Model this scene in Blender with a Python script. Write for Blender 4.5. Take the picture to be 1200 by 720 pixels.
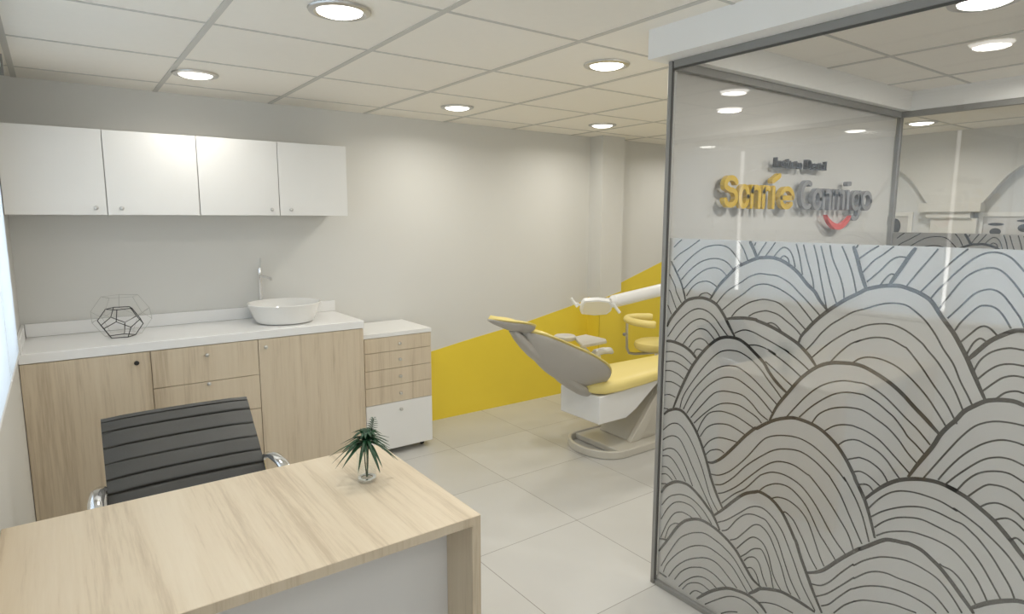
import bpy, bmesh, math, random
from mathutils import Vector, Matrix
random.seed(7)
for o in list(bpy.data.objects): bpy.data.objects.remove(o)
COL = bpy.context.scene.collection
K = 1.6            # the room is measured in units of the eye height, 1.6 m
SC = bpy.context.scene

# ---------------------------------------------------------------- camera
cd = bpy.data.cameras.new('camera'); cam = bpy.data.objects.new('camera', cd); COL.objects.link(cam)
cd.sensor_width = 36; cd.lens = 730.58/1200*36; cd.clip_start = 0.02; cd.clip_end = 100
yaw, pitch, roll = 0.629592, -0.141934, 0.001537
fw = Vector((math.sin(yaw)*math.cos(pitch), math.cos(yaw)*math.cos(pitch), math.sin(pitch)))
rt = Vector((math.cos(yaw), -math.sin(yaw), 0)); up = rt.cross(fw)
r2 = rt*math.cos(roll)+up*math.sin(roll); u2 = -rt*math.sin(roll)+up*math.cos(roll)
cam.matrix_world = Matrix(((r2.x,u2.x,-fw.x,0),(r2.y,u2.y,-fw.y,0),(r2.z,u2.z,-fw.z,K),(0,0,0,1)))
SC.camera = cam
SC.view_settings.view_transform = 'Standard'; SC.view_settings.look = 'None'
SC.view_settings.gamma = 1; SC.view_settings.use_curve_mapping = False
SC.view_settings.exposure = 0.27
LAMP_W = 4.4       # each ceiling downlight
SKY = 3.1

# ---------------------------------------------------------------- sky outside the windows
w = bpy.data.worlds.new('sky'); SC.world = w; w.use_nodes = True
bg = w.node_tree.nodes['Background']; bg.inputs[0].default_value = (1.0, 0.985, 0.955, 1); bg.inputs[1].default_value = SKY

# ---------------------------------------------------------------- helpers
def BM(): return bmesh.new()
def box(bm, x0, x1, y0, y1, z0, z1):
    v = [bm.verts.new((x, y, z)) for x in (x0, x1) for y in (y0, y1) for z in (z0, z1)]
    for f in ((0,1,3,2),(4,6,7,5),(0,4,5,1),(2,3,7,6),(0,2,6,4),(1,5,7,3)): bm.faces.new([v[i] for i in f])
    return bm
def prism(bm, poly, axis, a0, a1):
    """poly: 2-D outline in the other two axes (cyclic order y,z / x,z / x,y)"""
    def P(p, a): return {'x': (a, p[0], p[1]), 'y': (p[0], a, p[1]), 'z': (p[0], p[1], a)}[axis]
    A = [bm.verts.new(P(p, a0)) for p in poly]; B = [bm.verts.new(P(p, a1)) for p in poly]
    bm.faces.new(A); bm.faces.new(B[::-1])
    n = len(poly)
    for i in range(n): bm.faces.new((A[i], B[i], B[(i+1) % n], A[(i+1) % n]))
    return bm
def frame_of(t):
    t = t.normalized(); a = Vector((0,0,1)) if abs(t.z) < .9 else Vector((1,0,0))
    x = t.cross(a).normalized(); return x, t.cross(x).normalized()
def tube(bm, pts, r, n=12, closed=False, sx=1.0):
    pts = [Vector(p) for p in pts]; rings = []; m = len(pts)
    rr = r if isinstance(r, (list, tuple)) else [r]*m
    px = None
    for i, p in enumerate(pts):
        if closed: t = pts[(i+1) % m]-pts[i-1]
        else: t = pts[min(i+1, m-1)]-pts[max(i-1, 0)]
        x, y = frame_of(t)
        if px is not None:
            x = (px - t.normalized()*px.dot(t.normalized())).normalized(); y = t.normalized().cross(x)
        px = x
        rings.append([bm.verts.new(p+(x*math.cos(k*2*math.pi/n)*sx+y*math.sin(k*2*math.pi/n))*rr[i]) for k in range(n)])
    for i in range(m if closed else m-1):
        a, b = rings[i], rings[(i+1) % m]
        for k in range(n): bm.faces.new((a[k], a[(k+1) % n], b[(k+1) % n], b[k]))
    if not closed: bm.faces.new(rings[0][::-1]); bm.faces.new(rings[-1])
    return bm
def lathe(bm, c, prof, n=32, cap=True):
    rings = [[bm.verts.new((c[0]+r*math.cos(k*2*math.pi/n), c[1]+r*math.sin(k*2*math.pi/n), c[2]+z)) for k in range(n)] for r, z in prof]
    for a, b in zip(rings, rings[1:]):
        for k in range(n): bm.faces.new((a[k], a[(k+1) % n], b[(k+1) % n], b[k]))
    if cap:
        bm.faces.new(rings[0][::-1]); bm.faces.new(rings[-1])
    return bm
def lathe_axis(bm, c, axis, prof, n=16):
    """profile (r, distance) turned about an arbitrary axis direction"""
    axis = Vector(axis).normalized(); x, y = frame_of(axis); c = Vector(c)
    rings = [[bm.verts.new(c+axis*d+(x*math.cos(k*2*math.pi/n)+y*math.sin(k*2*math.pi/n))*r) for k in range(n)] for r, d in prof]
    for a, b in zip(rings, rings[1:]):
        for k in range(n): bm.faces.new((a[k], a[(k+1) % n], b[(k+1) % n], b[k]))
    bm.faces.new(rings[0][::-1]); bm.faces.new(rings[-1])
    return bm
def wloc(o):
    v = Vector((0,0,0))
    while o: v += o.location; o = o.parent
    return v
def obj(name, bm, mat, parent=None, smooth=False, bevel=0, seg=2, subsurf=0, loc=None):
    """one mesh object; bm is in room units, loc its base point"""
    base = wloc(parent) if parent else Vector(loc)*K if loc else Vector((0,0,0))
    bmesh.ops.scale(bm, vec=(K,K,K), verts=bm.verts)
    bmesh.ops.translate(bm, vec=-base, verts=bm.verts)
    bmesh.ops.recalc_face_normals(bm, faces=bm.faces)
    me = bpy.data.meshes.new(name); bm.to_mesh(me); bm.free()
    o = bpy.data.objects.new(name, me); COL.objects.link(o)
    for m in (mat if isinstance(mat, (list, tuple)) else [mat]): me.materials.append(m)
    if parent: o.parent = parent
    elif loc: o.location = base
    if smooth:
        for p in me.polygons: p.use_smooth = True
        try: me.set_sharp_from_angle(angle=math.radians(40))
        except Exception: pass
    if bevel:
        b = o.modifiers.new('bevel', 'BEVEL'); b.width = bevel; b.segments = seg; b.limit_method = 'ANGLE'; b.angle_limit = math.radians(40)
        for p in me.polygons: p.use_smooth = True
        try: me.set_sharp_from_angle(angle=math.radians(35))
        except Exception: pass
    if subsurf:
        s = o.modifiers.new('sub', 'SUBSURF'); s.levels = subsurf; s.render_levels = subsurf
    return o
def tag(o, label, cat, group=None):
    o['label'] = label; o['category'] = cat
    if group: o['group'] = group
    return o
def thing(name, loc, label, cat, group=None):
    o = bpy.data.objects.new(name, None); COL.objects.link(o); o.location = Vector(loc)*K
    o.empty_display_size = .1
    return tag(o, label, cat, group)
def struct(name, bm, mat, **k):
    o = obj(name, bm, mat, **k); o['kind'] = 'structure'; return o
def dup(root, loc, label, group=None):
    r = root.copy(); COL.objects.link(r); r.location = Vector(loc)*K; r['label'] = label
    if group: r['group'] = group
    def kids(a, b):
        for ch in [c for c in bpy.data.objects if c.parent == a]:
            c = ch.copy(); COL.objects.link(c); c.parent = b; kids(ch, c)
    kids(root, r)
    return r

# ---------------------------------------------------------------- materials
def new_mat(name):
    m = bpy.data.materials.new(name); m.use_nodes = True; nt = m.node_tree
    return m, nt, nt.nodes['Principled BSDF']
def plain(name, col, rough=.5, metal=0, spec=.5, noise=0.03, scale=8, bump=0, coat=0, sheen=0):
    m, nt, b = new_mat(name); N = nt.nodes; L = nt.links
    tc = N.new('ShaderNodeTexCoord'); nz = N.new('ShaderNodeTexNoise'); nz.inputs['Scale'].default_value = scale; nz.inputs['Detail'].default_value = 4
    L.new(tc.outputs['Object'], nz.inputs['Vector'])
    mx = N.new('ShaderNodeMix'); mx.data_type = 'RGBA'
    mx.inputs['A'].default_value = (*[c*(1-noise) for c in col], 1); mx.inputs['B'].default_value = (*[min(1, c*(1+noise)) for c in col], 1)
    L.new(nz.outputs['Fac'], mx.inputs['Factor']); L.new(mx.outputs['Result'], b.inputs['Base Color'])
    b.inputs['Roughness'].default_value = rough; b.inputs['Metallic'].default_value = metal
    b.inputs['Specular IOR Level'].default_value = spec; b.inputs['Coat Weight'].default_value = coat
    if bump:
        bp = N.new('ShaderNodeBump'); bp.inputs['Strength'].default_value = bump; bp.inputs['Distance'].default_value = .002
        n2 = N.new('ShaderNodeTexNoise'); n2.inputs['Scale'].default_value = 250; L.new(tc.outputs['Object'], n2.inputs['Vector'])
        L.new(n2.outputs['Fac'], bp.inputs['Height']); L.new(bp.outputs['Normal'], b.inputs['Normal'])
    return m
def wood(name, axis, tone=1.02):
    m, nt, b = new_mat(name); N = nt.nodes; L = nt.links
    tc = N.new('ShaderNodeTexCoord'); mp = N.new('ShaderNodeMapping'); L.new(tc.outputs['Object'], mp.inputs['Vector'])
    s = {'x': (.7,16,16), 'y': (16,.7,16), 'z': (16,16,.7)}[axis]; mp.inputs['Scale'].default_value = s
    big = N.new('ShaderNodeTexNoise'); big.inputs['Scale'].default_value = .8; big.inputs['Detail'].default_value = 5; big.inputs['Distortion'].default_value = .6
    fine = N.new('ShaderNodeTexNoise'); fine.inputs['Scale'].default_value = 6.5; fine.inputs['Detail'].default_value = 6; fine.inputs['Roughness'].default_value = .65
    L.new(mp.outputs[0], big.inputs['Vector']); L.new(mp.outputs[0], fine.inputs['Vector'])
    ad = N.new('ShaderNodeMath'); ad.operation = 'MULTIPLY_ADD'; ad.inputs[1].default_value = .6
    h = N.new('ShaderNodeMath'); h.operation = 'MULTIPLY'; h.inputs[1].default_value = .4
    L.new(fine.outputs['Fac'], h.inputs[0]); L.new(big.outputs['Fac'], ad.inputs[0]); L.new(h.outputs[0], ad.inputs[2])
    cr = N.new('ShaderNodeValToRGB'); e = cr.color_ramp.elements
    t = tone
    e[0].position = .36; e[0].color = (.49*t, .395*t, .275*t, 1); e[1].position = .64; e[1].color = (.66*t, .565*t, .425*t, 1)
    k = e.new(.48); k.color = (.62*t, .52*t, .38*t, 1)
    L.new(ad.outputs[0], cr.inputs['Fac']); L.new(cr.outputs['Color'], b.inputs['Base Color'])
    b.inputs['Roughness'].default_value = .42
    return m
def glass(name, tint=(.93,.95,.94), ior=1.5):
    m = bpy.data.materials.new(name); m.use_nodes = True; nt = m.node_tree; N = nt.nodes; L = nt.links
    N.remove(N['Principled BSDF']); out = N['Material Output']
    tr = N.new('ShaderNodeBsdfTransparent'); tr.inputs[0].default_value = (*tint, 1)
    gl = N.new('ShaderNodeBsdfGlossy'); gl.inputs['Roughness'].default_value = 0.0; gl.inputs[0].default_value = (1,1,1,1)
    fr = N.new('ShaderNodeFresnel'); 
    ge = N.new('ShaderNodeNewGeometry'); io = N.new('ShaderNodeMix'); io.data_type = 'FLOAT'; io.inputs['A'].default_value = ior; io.inputs['B'].default_value = 1/ior
    L.new(ge.outputs['Backfacing'], io.inputs['Factor']); L.new(io.outputs[0], fr.inputs[0])   # same reflectance from either side of the sheet
    mx = N.new('ShaderNodeMixShader'); L.new(fr.outputs[0], mx.inputs[0]); L.new(tr.outputs[0], mx.inputs[1]); L.new(gl.outputs[0], mx.inputs[2])
    L.new(mx.outputs[0], out.inputs[0]); return m
def thin(name, col, trans_col, f_trans, f_clear=0.0, gloss=0):
    """a sheet that scatters light back and lets part of it through"""
    m = bpy.data.materials.new(name); m.use_nodes = True; nt = m.node_tree; N = nt.nodes; L = nt.links
    N.remove(N['Principled BSDF']); out = N['Material Output']
    d = N.new('ShaderNodeBsdfDiffuse'); d.inputs[0].default_value = (*col, 1)
    t = N.new('ShaderNodeBsdfTranslucent'); t.inputs[0].default_value = (*trans_col, 1)
    mx = N.new('ShaderNodeMixShader'); mx.inputs[0].default_value = f_trans
    L.new(d.outputs[0], mx.inputs[1]); L.new(t.outputs[0], mx.inputs[2]); last = mx
    if f_clear:
        c = N.new('ShaderNodeBsdfTransparent'); m2 = N.new('ShaderNodeMixShader'); m2.inputs[0].default_value = f_clear
        L.new(mx.outputs[0], m2.inputs[1]); L.new(c.outputs[0], m2.inputs[2]); last = m2
    if gloss:      # glossy surface of the film
        g = N.new('ShaderNodeBsdfGlossy'); g.inputs['Roughness'].default_value = .015
        fr = N.new('ShaderNodeFresnel'); ge = N.new('ShaderNodeNewGeometry'); io = N.new('ShaderNodeMix'); io.data_type = 'FLOAT'
        io.inputs['A'].default_value = gloss; io.inputs['B'].default_value = 1/gloss
        L.new(ge.outputs['Backfacing'], io.inputs['Factor']); L.new(io.outputs[0], fr.inputs[0])
        m3 = N.new('ShaderNodeMixShader'); L.new(fr.outputs[0], m3.inputs[0]); L.new(last.outputs[0], m3.inputs[1]); L.new(g.outputs[0], m3.inputs[2]); last = m3
    L.new(last.outputs[0], out.inputs[0]); return m
def emit(name, col, s):
    m = bpy.data.materials.new(name); m.use_nodes = True; nt = m.node_tree; N = nt.nodes
    N.remove(N['Principled BSDF']); e = N.new('ShaderNodeEmission'); e.inputs[0].default_value = (*col, 1); e.inputs[1].default_value = s
    nt.links.new(e.outputs[0], N['Material Output'].inputs[0]); return m
def floor_mat():
    m, nt, b = new_mat('floor_tile'); N = nt.nodes; L = nt.links
    tc = N.new('ShaderNodeTexCoord'); sp = N.new('ShaderNodeSeparateXYZ'); L.new(tc.outputs['Object'], sp.inputs[0])
    def M(op, a, bb=None):
        n = N.new('ShaderNodeMath'); n.operation = op
        for i, v in enumerate((a, bb)):
            if v is None: continue
            if isinstance(v, (int, float)): n.inputs[i].default_value = v
            else: L.new(v, n.inputs[i])
        return n.outputs[0]
    idx = []; d = []
    for out, o0, pitch in ((sp.outputs[0], .931*K-40*.4*K, .4*K), (sp.outputs[1], 1.457*K-40*.4035*K, .4035*K)):
        t = M('DIVIDE', M('SUBTRACT', out, o0), pitch); idx.append(M('FLOOR', t)); f = M('FRACT', t)
        d.append(M('MULTIPLY', M('MINIMUM', f, M('SUBTRACT', 1.0, f)), pitch))
    g = M('LESS_THAN', M('MINIMUM', d[0], d[1]), .0016)
    cx = N.new('ShaderNodeCombineXYZ'); L.new(idx[0], cx.inputs[0]); L.new(idx[1], cx.inputs[1])
    wn = N.new('ShaderNodeTexWhiteNoise'); wn.noise_dimensions = '3D'; L.new(cx.outputs[0], wn.inputs['Vector'])
    nz = N.new('ShaderNodeTexNoise'); nz.inputs['Scale'].default_value = 2.2; nz.inputs['Detail'].default_value = 6; L.new(tc.outputs['Object'], nz.inputs['Vector'])
    v = M('ADD', M('MULTIPLY', wn.outputs['Value'], .35), M('MULTIPLY', nz.outputs['Fac'], .65))
    mx = N.new('ShaderNodeMix'); mx.data_type = 'RGBA'; mx.inputs['A'].default_value = (.50,.49,.46,1); mx.inputs['B'].default_value = (.64,.63,.60,1)
    L.new(v, mx.inputs['Factor'])
    m2 = N.new('ShaderNodeMix'); m2.data_type = 'RGBA'; L.new(g, m2.inputs['Factor']); L.new(mx.outputs['Result'], m2.inputs['A']); m2.inputs['B'].default_value = (.24,.22,.19,1)
    L.new(m2.outputs['Result'], b.inputs['Base Color']); b.inputs['Roughness'].default_value = .3
    return m

M_wall = plain('wall_paint', (.695,.687,.65), .6, noise=.012, scale=3)
M_panelwall = plain('sign_wall_paint', (.88,.875,.85), .5, noise=.01)
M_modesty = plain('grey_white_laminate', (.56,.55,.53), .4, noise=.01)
M_ceil = plain('ceiling_tile', (.93,.895,.82), .8, noise=.015, scale=30)
M_grid = plain('ceiling_grid', (.60,.585,.54), .5, noise=.01)
M_white = plain('white_lacquer', (.82,.815,.79), .3, noise=.01)
M_top = plain('white_worktop', (.86,.855,.84), .22, noise=.01)
M_yellow = plain('yellow_paint', (.86,.66,.055), .45, noise=.01)
M_pad = plain('yellow_upholstery', (.82,.68,.25), .38, noise=.02, bump=.05)
M_shell = plain('grey_plastic_shell', (.44,.415,.375), .4, noise=.02)
M_chairbase = plain('warm_grey_enamel', (.60,.57,.50), .35, noise=.02)
M_chairwhite = plain('white_enamel', (.80,.80,.79), .25, noise=.01)
M_porc = plain('porcelain', (.84,.83,.80), .08, noise=.005)
M_chrome = plain('chrome', (.85,.85,.86), .12, metal=1, noise=.01)
M_brushed = plain('brushed_steel', (.62,.61,.59), .35, metal=1, noise=.03)
M_alu = plain('grey_aluminium', (.27,.265,.25), .4, metal=.05, noise=.02)
M_seal = plain('dark_seal', (.07,.068,.062), .5)
M_black = plain('black_rubber', (.02,.02,.02), .5)
M_blackgap = plain('dark_gap', (.05,.045,.04), .8)
M_leather = plain('dark_grey_leather', (.050,.049,.044), .45, noise=.06, scale=60, bump=.2)
M_wire = plain('dark_wire', (.02,.02,.022), .4, metal=.3)
M_wire2 = plain('pale_wire', (.45,.44,.41), .4, metal=.3)
M_leaf = plain('palm_leaf', (.006,.048,.015), .5, noise=.4, scale=30)
M_leaf2 = plain('grey_leaf', (.12,.17,.13), .5, noise=.3, scale=60)
M_signY = plain('sign_yellow', (.64,.43,.035), .4)
M_signG = plain('sign_grey', (.27,.27,.275), .35)
M_signD = plain('sign_dark_grey', (.09,.09,.09), .35)
M_signR = plain('sign_coral', (.70,.12,.11), .4)
M_line = thin('printed_line', (.04,.037,.033), (.04,.037,.033), .1, 0, 2.5)
M_skin = plain('photo_print', (.62,.61,.60), .5, noise=.12, scale=6)
M_ink = plain('photo_black', (.03,.03,.03), .5)
M_arch = plain('niche_paint', (.72,.73,.73), .7, noise=.01)
W_end = wood('oak_end_grain', 'z', .74)
W_x, W_y, W_z = wood('oak_grain_x', 'x'), wood('oak_grain_y', 'y'), wood('oak_grain_z', 'z')
M_glass = glass('clear_glass', (.985,.985,.98), 1.42)
M_pane = glass('window_glass', (.95,.96,.97))
M_vase = glass('vase_glass', (.97,.98,.98))
M_vinyl = thin('frosted_vinyl', (.73,.72,.70), (.68,.67,.645), .38, .04, 2.5)
M_blind = thin('roller_fabric', (.76,.76,.75), (.79,.87,.95), .62)
M_floor = floor_mat()
M_lamp = emit('lamp_diffuser', (1,.97,.9), 6)

# ================================================================ ROOM
XL, XR, YB, YF, ZC = -.12, 3.85, 2.65, -1.35, 1.451
bm = BM(); box(bm, XL-.15, XR+.2, YF-.1, YB+.1, -.06, 0); struct('floor', bm, M_floor)
bm = BM(); box(bm, XL-.15, XR+.2, YF-.1, YB+.1, ZC, ZC+.06); struct('ceiling', bm, M_ceil)
bm = BM()
k = 0
for i in range(-1, 11):
    x = -.067+.4*i
    if XL < x < XR: box(bm, x-.0076, x+.0076, YF, YB, ZC-.002, ZC+.001)
for j in range(-6, 6):
    y = .855+.4037*j
    if YF < y < YB: box(bm, XL, XR, y-.0045, y+.0045, ZC-.0016, ZC+.001)
struct('trim_1', bm, M_grid)
bm = BM(); box(bm, XL-.15, XR+.2, YB, YB+.1, 0, ZC); struct('wall_back', bm, M_wall)
FX0, FX1, FZ0, FZ1 = -.06, 1.18, .64, 1.39       # added glazed opening, unseen behind the viewer, lets in frontal fill light
bm = BM(); box(bm, XL-.15, FX0, YF-.1, YF, 0, ZC); box(bm, FX1, XR+.2, YF-.1, YF, 0, ZC)
box(bm, FX0, FX1, YF-.1, YF, 0, FZ0); box(bm, FX0, FX1, YF-.1, YF, FZ1, ZC); struct('wall_front', bm, M_wall)
M_frame = plain('window_frame_white', (.8,.8,.8), .4)
bm = BM()
for a in ((FX0, FX0+.02, FZ0, FZ1), (FX1-.02, FX1, FZ0, FZ1), (FX0+.02, FX1-.02, FZ0, FZ0+.02), (FX0+.02, FX1-.02, FZ1-.02, FZ1), (.57, .59, FZ0+.02, FZ1-.02)):
    box(bm, a[0], a[1], YF-.07, YF-.04, a[2], a[3])
wn = struct('window_9', bm, M_frame, loc=((FX0+FX1)/2, YF-.055, FZ0))
for a, b in ((FX0+.021, .569), (.591, FX1-.021)):
    bm = BM(); box(bm, a, b, YF-.057, YF-.053, FZ0+.021, FZ1-.021); obj('window_pane', bm, M_pane, wn)
# pillar on the back wall
PX0, PX1, PY = 2.475, 2.645, 2.55
bm = BM(); box(bm, PX0, PX1, PY, YB, 0, ZC); struct('wall_pillar', bm, M_wall)

# yellow painted wave on the back wall and round the pillar
def wave(x):
    P = [(0.9,.27),(1.2,.315),(1.45,.353),(1.662,.388),(2.002,.437),(2.372,.508),(2.60,.565),(2.763,.619),(3.171,.744),(3.6,.88),(4.1,1.03)]
    for (a, za), (b, zb) in zip(P, P[1:]):
        if a <= x <= b: return za+(zb-za)*(x-a)/(b-a)
    return P[-1][1]
def paint(x0, x1, y, th=.0012, zf=wave):
    n = 24; xs = [x0+(x1-x0)*i/n for i in range(n+1)]
    bm = BM(); prism(bm, [(x0, 0)]+[(x1, 0)]+[(x, zf(x)) for x in xs[::-1]], 'y', y-th, y); return bm
struct('trim_2', paint(.9, PX0, YB), M_yellow)
struct('trim_3', paint(PX1, XR, YB), M_yellow)
struct('trim_4', paint(PX0-.0012, PX1+.0012, PY, zf=lambda x: .541+(x-PX0)*.21), M_yellow)
bm = BM(); prism(bm, [(PY-.0012, 0), (YB-.0012, 0), (YB-.0012, .545), (PY-.0012, .541)], 'x', PX0-.0012, PX0); struct('trim_5', bm, M_yellow)

# left wall with long windows, roller blinds, sill
Z0, Z1 = .625, 1.345
WB = [-1.20, -.845, .03, .905, 1.78, 2.185]
bm = BM()
box(bm, XL-.15, XL, YF, YB, 0, Z0-.02); box(bm, XL-.15, XL, YF, YB, Z1, ZC)
box(bm, XL-.15, XL, WB[-1], YB, Z0-.02, Z1); box(bm, XL-.15, XL, YF, WB[0], Z0-.02, Z1)
struct('wall_left', bm, M_wall)
for i in range(len(WB)-1):
    a, b = WB[i], WB[i+1]
    bm = BM(); f = .022
    for (y0, y1, z0, z1) in ((a, a+f, Z0, Z1), (b-f, b, Z0, Z1), (a+f, b-f, Z0, Z0+f), (a+f, b-f, Z1-f, Z1)):
        box(bm, XL-.09, XL-.06, y0, y1, z0, z1)
    wn = struct('window_%d' % (i+1), bm, M_frame, loc=(XL-.075, (a+b)/2, Z0))
    bm = BM(); box(bm, XL-.077, XL-.073, a+f, b-f, Z0+f, Z1-f); p = obj('window_pane', bm, M_pane, wn)
bm = BM(); box(bm, XL-.13, XL+.002, WB[0], WB[-1]+.004, Z0-.016, Z0-.001); struct('trim_6', bm, M_white, bevel=.002)
for i in range(len(WB)-1):
    a, b = WB[i]+.010, WB[i+1]-.010
    if i == len(WB)-2: b = 2.165
    t = thing('roller_blind', (XL+.012, (a+b)/2, Z1+.05), {4:'pale roller blind drawn down beside the upper cabinets, farthest from the desk front',
        3:'pale roller blind on the left wall beside the desk, next to the farthest one', 2:'pale roller blind on the left wall at the near end of the desk',
        1:'pale roller blind on the left wall just behind the viewer', 0:'narrow pale roller blind on the left wall, farthest behind the viewer'}[i], 'blind', 'roller blinds on the left wall windows')
    bm = BM(); box(bm, XL+.011, XL+.0125, a, b, Z0+.008, Z1+.05); obj('blind_fabric', bm, M_blind, t)
    bm = BM(); tube(bm, [(XL+.026, a, Z1+.052), (XL+.026, b, Z1+.052)], .016, 16); obj('blind_roller', bm, M_blind, t, smooth=True)
    bm = BM(); tube(bm, [(XL+.0118, a, Z0+.006), (XL+.0118, b, Z0+.006)], .003, 8); obj('bottom_bar', bm, M_white, t, smooth=True)
    for s, y in ((0, a-.004), (1, b)):
        bm = BM(); box(bm, XL+.001, XL+.046, y, y+.004, Z1+.024, Z1+.078); obj('bracket', bm, M_alu, t)

# far wall of the neighbouring room with arched niches, x = 3.8
X3 = 3.80
bm = BM(); box(bm, X3+.05, X3+.2, YF, YB, 0, ZC); struct('wall_right', bm, M_arch)
arcR = [(1.183,1.079),(1.155,1.118),(1.1325,1.153),(1.093,1.209),(1.031,1.262),(.96,1.30),(.88,1.325),(.78,1.335)]
period = 1.306-.78
def half(mirror, c):   # outline of an arch edge from its springing to its crown
    return [(c+(y-1.306)*(-1 if mirror else 1), z) for y, z in arcR]
bm = BM()
cs = [1.306+1.052*i for i in range(-2, 2)]
top = ZC
for c in cs:
    r = half(False, c)      # towards smaller y
    l = half(True, c)       # towards larger y
    poly = r[::-1]+l+[(l[-1][0], top), (r[-1][0], top)]
    poly = [(max(YF, min(YB, y)), z) for y, z in poly]
    prism(bm, poly, 'x', X3, X3+.05)
struct('trim_7', bm, M_wall)
for c in cs:
    if not (YF+.15 < c < YB-.15): continue
    bm = BM()
    box(bm, X3-.02, X3+.0495, c-.125, c+.158 if abs(c-1.306) < .01 else c+.125, 1.034, 1.081)
    box(bm, X3-.005, X3+.0495, c-.079, c+.124 if abs(c-1.306) < .01 else c+.079, 1.003, 1.034)
    box(bm, X3+.01, X3+.0495, c-.105, c+.105, 0, 1.003)
    struct('trim_%d' % (8+cs.index(c)), bm, M_wall, bevel=.003)

# ================================================================ GLASS BOX
GX, GY, X2, ZF = 1.262, 1.061, 2.522, 1.382
bm = BM(); box(bm, 1.203, 1.30, YF, 1.09, ZF, ZC); struct('trim_20', bm, M_panelwall)
bm = BM(); box(bm, 1.30, 2.60, 1.03, 1.09, ZF, ZC); box(bm, 2.522, 2.60, YF, 1.03, ZF, ZC); struct('trim_21', bm, M_panelwall)
bm = BM(); box(bm, 1.29, 2.51, 1.072, 1.088, 0, ZF); struct('wall_divider', bm, M_panelwall)
tf = thing('glass_partition', (GX, 0, 0), 'tall glass partition in a grey aluminium frame with frosted wave film facing the desk', 'partition')
P = .006
bm = BM(); box(bm, GX-.006, GX+.006, GY-.0015, GY+.010, 0, ZF); obj('frame_post', bm, M_alu, tf, bevel=.002)
bm = BM(); box(bm, GX-.0055, GX-.0021, GY-.0060, GY-.0017, .0145, ZF-.0185); obj('seal_strip', bm, M_seal, tf)
bm = BM(); box(bm, GX-.0055, GX-.0021, YF, GY-.0062, ZF-.023, ZF-.0182); obj('seal_strip', bm, M_seal, tf)
bm = BM(); box(bm, GX-P, GX+P, YF, GY-P, ZF-.018, ZF); obj('top_rail', bm, M_alu, tf, bevel=.002)
bm = BM(); box(bm, GX-P, GX+P, YF, GY-P, 0, .014); obj('bottom_rail', bm, M_alu, tf, bevel=.002)
bm = BM(); box(bm, GX-.002, GX+.002, YF, GY-.0018, .014, ZF-.018); obj('glass_panel', bm, M_glass, tf)
VT = .950
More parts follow.
